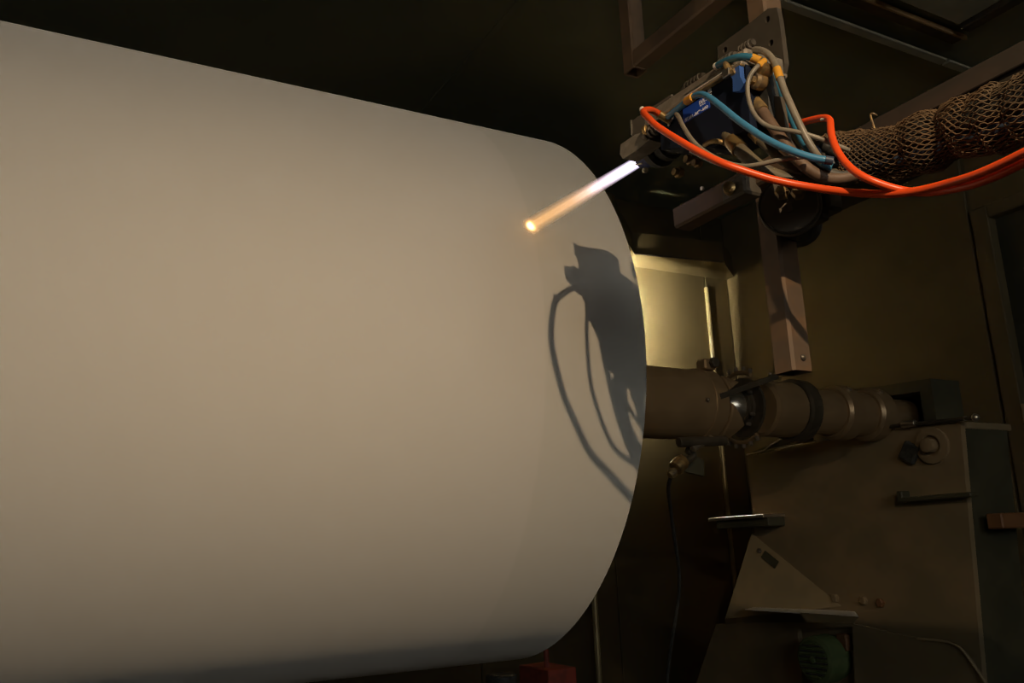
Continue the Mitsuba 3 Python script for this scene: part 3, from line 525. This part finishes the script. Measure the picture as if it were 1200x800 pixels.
# ---------------------------------------------------------------- hoses and cables
HG = "hoses and cables at the spray gun"
def hose(name, pts, r, m, label, cat="hose", ends=()):
    k = thing(name, label, cat)
    path = curve(pts, step=0.004)
    part(k, "tube", tube(path, r, 16), m, True); return k
def band(k, q0, q1, r, m, name="band", label=None):
    part(k, name, tube(np.linspace(q0, q1, 4), r, 16), m, 40, label)
k = hose("orange_hose", [(0.682, 0.7908, 0.5377), (0.668, 0.7886, 0.5396), (0.648, 0.7777, 0.5326), (0.634, 0.7701, 0.5239), (0.622, 0.7537, 0.508), (0.614, 0.7375, 0.4932), (0.61, 0.7236, 0.4785), (0.609, 0.7084, 0.4631), (0.61, 0.6944, 0.4493), (0.613, 0.6785, 0.4335), (0.623, 0.6605, 0.4146), (0.635, 0.6421, 0.3973), (0.65, 0.6306, 0.3877), (0.675, 0.6136, 0.3747), (0.7, 0.5933, 0.3634), (0.718, 0.5689, 0.3514), (0.732, 0.5414, 0.3399), (0.738, 0.5169, 0.3316), (0.741, 0.4911, 0.3255), (0.74, 0.4636, 0.3209), (0.735, 0.4351, 0.316), (0.731, 0.4084, 0.3143), (0.727, 0.3829, 0.3142), (0.72, 0.3365, 0.314)], 0.0042, "hose_orange", "long bright orange hose sweeping from the gun front under everything to the right edge")
part(k, "end_cap", trimesh.Trimesh(*(lambda m: (np.asarray(m.vertices) * 0.0036 + V(0.6340, 0.7731, 0.5278), m.faces))(trimesh.creation.icosphere(2, 1.0)), process=False), "white_plastic_and_glint", True, label="white tip")
band(k, [(0.674, 0.7894, 0.5383)][0], [(0.69, 0.7876, 0.5319)][0], 0.0055, "brass", "ferrule", "brass ferrule")
band(k, [(0.69, 0.7876, 0.5319)][0], [(0.692, 0.7868, 0.5307)][0], 0.0075, "bright_steel", "ring")
k = hose("orange_hose", [(0.75, 0.6924, 0.4775), (0.745, 0.6711, 0.4727), (0.742, 0.6488, 0.4665), (0.74, 0.6218, 0.4602), (0.738, 0.5986, 0.4533), (0.735, 0.5849, 0.4467), (0.731, 0.5773, 0.4389), (0.725, 0.573, 0.425), (0.718, 0.5653, 0.4021), (0.714, 0.5543, 0.3799), (0.714, 0.5394, 0.3583), (0.722, 0.5272, 0.3455), (0.737, 0.5154, 0.3359), (0.749, 0.4968, 0.3265), (0.75, 0.471, 0.3191), (0.745, 0.4424, 0.3123), (0.741, 0.4156, 0.3098), (0.738, 0.3903, 0.3103), (0.735, 0.3451, 0.312)], 0.0040, "hose_orange", "shorter orange hose with a sharp kink above the netted sleeve")
band(k, [(0.732, 0.5894, 0.4463)][0], [(0.732, 0.5804, 0.4434)][0], 0.0015, "white_plastic_and_glint", "white_mark")
k = hose("blue_hose", [(0.684, 0.7851, 0.5342), (0.68, 0.7633, 0.5316), (0.678, 0.7427, 0.5315), (0.676, 0.7276, 0.5303), (0.674, 0.7146, 0.5272), (0.671, 0.7, 0.5184), (0.668, 0.6851, 0.504), (0.666, 0.6669, 0.4834), (0.666, 0.6502, 0.4629), (0.668, 0.6313, 0.4408), (0.674, 0.6144, 0.4214), (0.684, 0.596, 0.4036), (0.696, 0.5817, 0.3918), (0.708, 0.5694, 0.3848)], 0.0040, "hose_blue_bright", "blue hose crossing the front of the gun body down to the netted sleeve")
band(k, [(0.677, 0.7391, 0.5312)][0], [(0.674, 0.7239, 0.5285)][0], 0.0050, "tie_yellow", "clip", "orange clip")
band(k, [(0.706, 0.5699, 0.385)][0], [(0.712, 0.5654, 0.3829)][0], 0.0046, "inner_blue", "end_sleeve", "dark end sleeve")
k = hose("blue_hose", [(0.69, 0.6947, 0.559), (0.687, 0.6771, 0.5548), (0.686, 0.6593, 0.5494), (0.69, 0.646, 0.5444), (0.698, 0.6385, 0.539), (0.708, 0.6362, 0.532), (0.716, 0.6338, 0.5207), (0.722, 0.6316, 0.5035), (0.724, 0.6267, 0.4799), (0.724, 0.6192, 0.4528), (0.724, 0.6114, 0.4304), (0.724, 0.602, 0.4118), (0.728, 0.5936, 0.3967), (0.735, 0.5859, 0.3887)], 0.0042, "hose_blue", "teal hose arching over the gun top and down behind the grey hose")
band(k, [(0.694, 0.6422, 0.5422)][0], [(0.7, 0.6356, 0.5357)][0], 0.0049, "tie_yellow", "band", "yellow band")
band(k, [(0.69, 0.697, 0.5593)][0], [(0.69, 0.6925, 0.5588)][0], 0.0046, "white_plastic_and_glint", "end_cap", "white tip")
k = hose("grey_hose", [(0.715, 0.6783, 0.5731), (0.712, 0.6616, 0.5668), (0.708, 0.6448, 0.5573), (0.704, 0.6291, 0.5435), (0.702, 0.6188, 0.5274), (0.7, 0.612, 0.5081), (0.7, 0.6075, 0.4867), (0.702, 0.6018, 0.4624), (0.706, 0.5961, 0.4359), (0.712, 0.5927, 0.4163), (0.72, 0.5913, 0.4032), (0.735, 0.5934, 0.3929)], 0.0040, "hose_grey", "thick grey hose arching over the gun top with a yellow band")
band(k, [(0.7, 0.6136, 0.5143)][0], [(0.7, 0.6106, 0.4999)][0], 0.0047, "tie_yellow", "band", "yellow band")
for q0, q1 in zip([(0.713, 0.6765, 0.571), (0.713, 0.6709, 0.5692), (0.713, 0.6654, 0.5674), (0.713, 0.6599, 0.5657)], [(0.713, 0.6742, 0.5704), (0.713, 0.6687, 0.5686), (0.713, 0.6632, 0.5669), (0.713, 0.6577, 0.5652)]):
    band(k, q0, q1, 0.0062, "bright_steel", "ring")
k = hose("grey_hose", [(0.696, 0.6257, 0.5297), (0.69, 0.6271, 0.5245), (0.682, 0.6294, 0.5167), (0.678, 0.6345, 0.5083), (0.676, 0.6369, 0.4962), (0.676, 0.637, 0.4814), (0.677, 0.6342, 0.4665), (0.68, 0.6287, 0.453), (0.686, 0.6207, 0.4427), (0.694, 0.6094, 0.4355), (0.704, 0.5977, 0.4291), (0.716, 0.5872, 0.4212), (0.732, 0.5793, 0.4133), (0.75, 0.573, 0.4061)], 0.0026, "hose_grey", "thin grey hose looping down round the brass valve")
band(k, [(0.696, 0.6257, 0.5297)][0], [(0.687, 0.6277, 0.522)][0], 0.0036, "tie_yellow", "band", "yellow band")
k = hose("grey_hose", [(0.684, 0.7712, 0.5346), (0.676, 0.7552, 0.5184), (0.668, 0.7413, 0.5001), (0.662, 0.7259, 0.4779), (0.658, 0.7113, 0.4587), (0.656, 0.6975, 0.4434), (0.657, 0.6843, 0.4302), (0.66, 0.6708, 0.4181), (0.664, 0.6559, 0.4077), (0.669, 0.6407, 0.4011), (0.676, 0.6261, 0.3992), (0.686, 0.6108, 0.3991), (0.698, 0.5979, 0.3988), (0.708, 0.5894, 0.398)], 0.0028, "hose_grey", "thin grey hose hanging in a bow below the gun body behind the orange hose")
k = hose("white_cable", [(0.6175, 0.677, 0.4244), (0.622, 0.6703, 0.4177), (0.6275, 0.6596, 0.4076), (0.633, 0.6503, 0.3997), (0.64, 0.6427, 0.3935)], 0.0011, "white_plastic_and_glint", "thin white cable just below the long orange hose", "cable")
k = hose("brown_hose", [(0.7, 0.7023, 0.4772), (0.694, 0.688, 0.4593), (0.69, 0.6735, 0.4406), (0.69, 0.6573, 0.4191), (0.698, 0.6464, 0.4034), (0.712, 0.6359, 0.3928), (0.73, 0.6239, 0.3854), (0.745, 0.6077, 0.3815), (0.765, 0.5837, 0.3833)], 0.0082, "hose_khaki", "thick khaki hose with a brass collar below the gun body")
band(k, [(0.693, 0.6859, 0.4565)][0], [(0.689, 0.6714, 0.4383)][0], 0.0098, "brass", "collar", "brass collar")
k = hose("brown_hose", [(0.712, 0.6671, 0.5095), (0.706, 0.6547, 0.4941), (0.702, 0.6416, 0.4726), (0.702, 0.6304, 0.4502), (0.704, 0.6202, 0.4282), (0.71, 0.6127, 0.4086), (0.72, 0.606, 0.3934), (0.734, 0.5988, 0.3829), (0.75, 0.5888, 0.3797), (0.765, 0.5726, 0.3817)], 0.0066, "hose_brown", "reddish brown hose running from the brass valve down to the netted sleeve")
band(k, [(0.708, 0.6599, 0.5016)][0], [(0.702, 0.6425, 0.4752)][0], 0.0078, "worn_brass", "collar", "worn brass collar")
k = hose("khaki_hose", [(0.708, 0.6761, 0.4765), (0.706, 0.6652, 0.46), (0.706, 0.6539, 0.444), (0.71, 0.6431, 0.4272), (0.716, 0.6342, 0.413), (0.726, 0.625, 0.4027), (0.742, 0.6148, 0.3962), (0.76, 0.5956, 0.3914)], 0.0052, "hose_khaki", "khaki braided hose between the two brown hoses")
band(k, [(0.705, 0.6677, 0.4648)][0], [(0.704, 0.6543, 0.4459)][0], 0.0062, "worn_brass", "collar", "brass collar")
k = hose("dark_hose", [(0.728, 0.6445, 0.4745), (0.726, 0.6357, 0.4504), (0.726, 0.626, 0.4291), (0.728, 0.6134, 0.4094), (0.734, 0.6018, 0.3943), (0.746, 0.5903, 0.3846), (0.762, 0.5756, 0.3824)], 0.0042, "hose_dark", "dark grey hose right of the reddish brown hose")
k = hose("brass_pipe", [(0.696, 0.7412, 0.4738), (0.688, 0.7217, 0.469), (0.685, 0.7082, 0.4651), (0.688, 0.7001, 0.4614), (0.696, 0.6989, 0.4592)], 0.0030, "worn_brass", "short bent brass pipe at the lower edge of the gun body", "pipe")

# netted sleeve round the hose bundle
cl = np.array([(0.75, 0.6109, 0.4126, 0.023), (0.765, 0.6081, 0.4148, 0.0279), (0.78, 0.5917, 0.4121, 0.0287), (0.79, 0.5668, 0.4052, 0.0286), (0.795, 0.5411, 0.3998, 0.0284), (0.797, 0.5279, 0.3998, 0.0299), (0.797, 0.5139, 0.3983, 0.0331), (0.797, 0.5013, 0.3959, 0.0301), (0.797, 0.4928, 0.3944, 0.0237), (0.797, 0.486, 0.3946, 0.0218), (0.797, 0.478, 0.3975, 0.0285), (0.797, 0.4682, 0.3947, 0.0312), (0.797, 0.4572, 0.3899, 0.0296), (0.797, 0.4474, 0.3894, 0.0314), (0.797, 0.4371, 0.3885, 0.0348), (0.797, 0.4271, 0.3868, 0.0303), (0.797, 0.4186, 0.3872, 0.0293), (0.797, 0.4075, 0.3852, 0.0337), (0.797, 0.3945, 0.3857, 0.0317), (0.797, 0.3805, 0.3855, 0.0343), (0.797, 0.3639, 0.3854, 0.0322)])
cp = cl[:, :3]; tt = np.arange(len(cp)); fine = np.linspace(0, len(cp) - 1, 400)
ctr = CubicSpline(tt, cp)(fine); rad = np.interp(fine, tt, cl[:, 3])
rad = np.convolve(np.r_[[rad[0]] * 3, rad, [rad[-1]] * 3], np.hanning(7) / np.hanning(7).sum(), "valid")
tg = np.gradient(ctr, axis=0); tg /= np.linalg.norm(tg, axis=1, keepdims=True)
NA = 62
sl = thing("netted_sleeve", "rumpled brown knitted net sleeve round the hose bundle under the arm beam", "sleeve")
arc = np.r_[0, np.cumsum(np.linalg.norm(np.diff(ctr, axis=0), axis=1))]
cells = int(arc[-1] / 0.0025); knots = np.linspace(0, arc[-1], cells)
kc = np.stack([np.interp(knots, arc, ctr[:, i]) for i in range(3)], 1); kr = np.interp(knots, arc, rad); kt = np.stack([np.interp(knots, arc, tg[:, i]) for i in range(3)], 1)
yarns = []
rng = np.random.default_rng(5)
wob = meshkit.noise(np.c_[knots * 60, knots * 0, knots * 0], 3)
for i in range(NA):
    pts = []
    for j in range(cells):
        zig = 0.30 * (1 if (j // 2) % 2 == 0 else -1) * (1 if i % 2 == 0 else -1)
        th = 2 * math.pi * (i + zig) / NA
        a, b, _ = frame(kt[j])
        rr = kr[j] * (1 + 0.05 * (meshkit.noise(V(knots[j] * 90, th * 2, 1.0), 7) - 0.5)) + 0.0006 * rng.standard_normal()
        pts.append(kc[j] + rr * (math.cos(th) * a + math.sin(th) * b))
    yarns.append(tube(np.array(pts), 0.00080, 5, False))
part(sl, "net", join(*yarns), "net_yarn", True)
for i in range(7):
    th = 2 * math.pi * i / 6; off = 0.0 if i == 6 else 0.48
    pth = np.stack([kc[j] + off * kr[j] * (math.cos(th) * frame(kt[j])[0] + math.sin(th) * frame(kt[j])[1]) for j in range(0, cells, 4)])
    part(sl, "inner_hose", tube(pth, np.clip(kr[::4] * 0.30, 0.006, 0.011), 10), "inner_blue" if i in (1, 4) else "inner_hose", True)
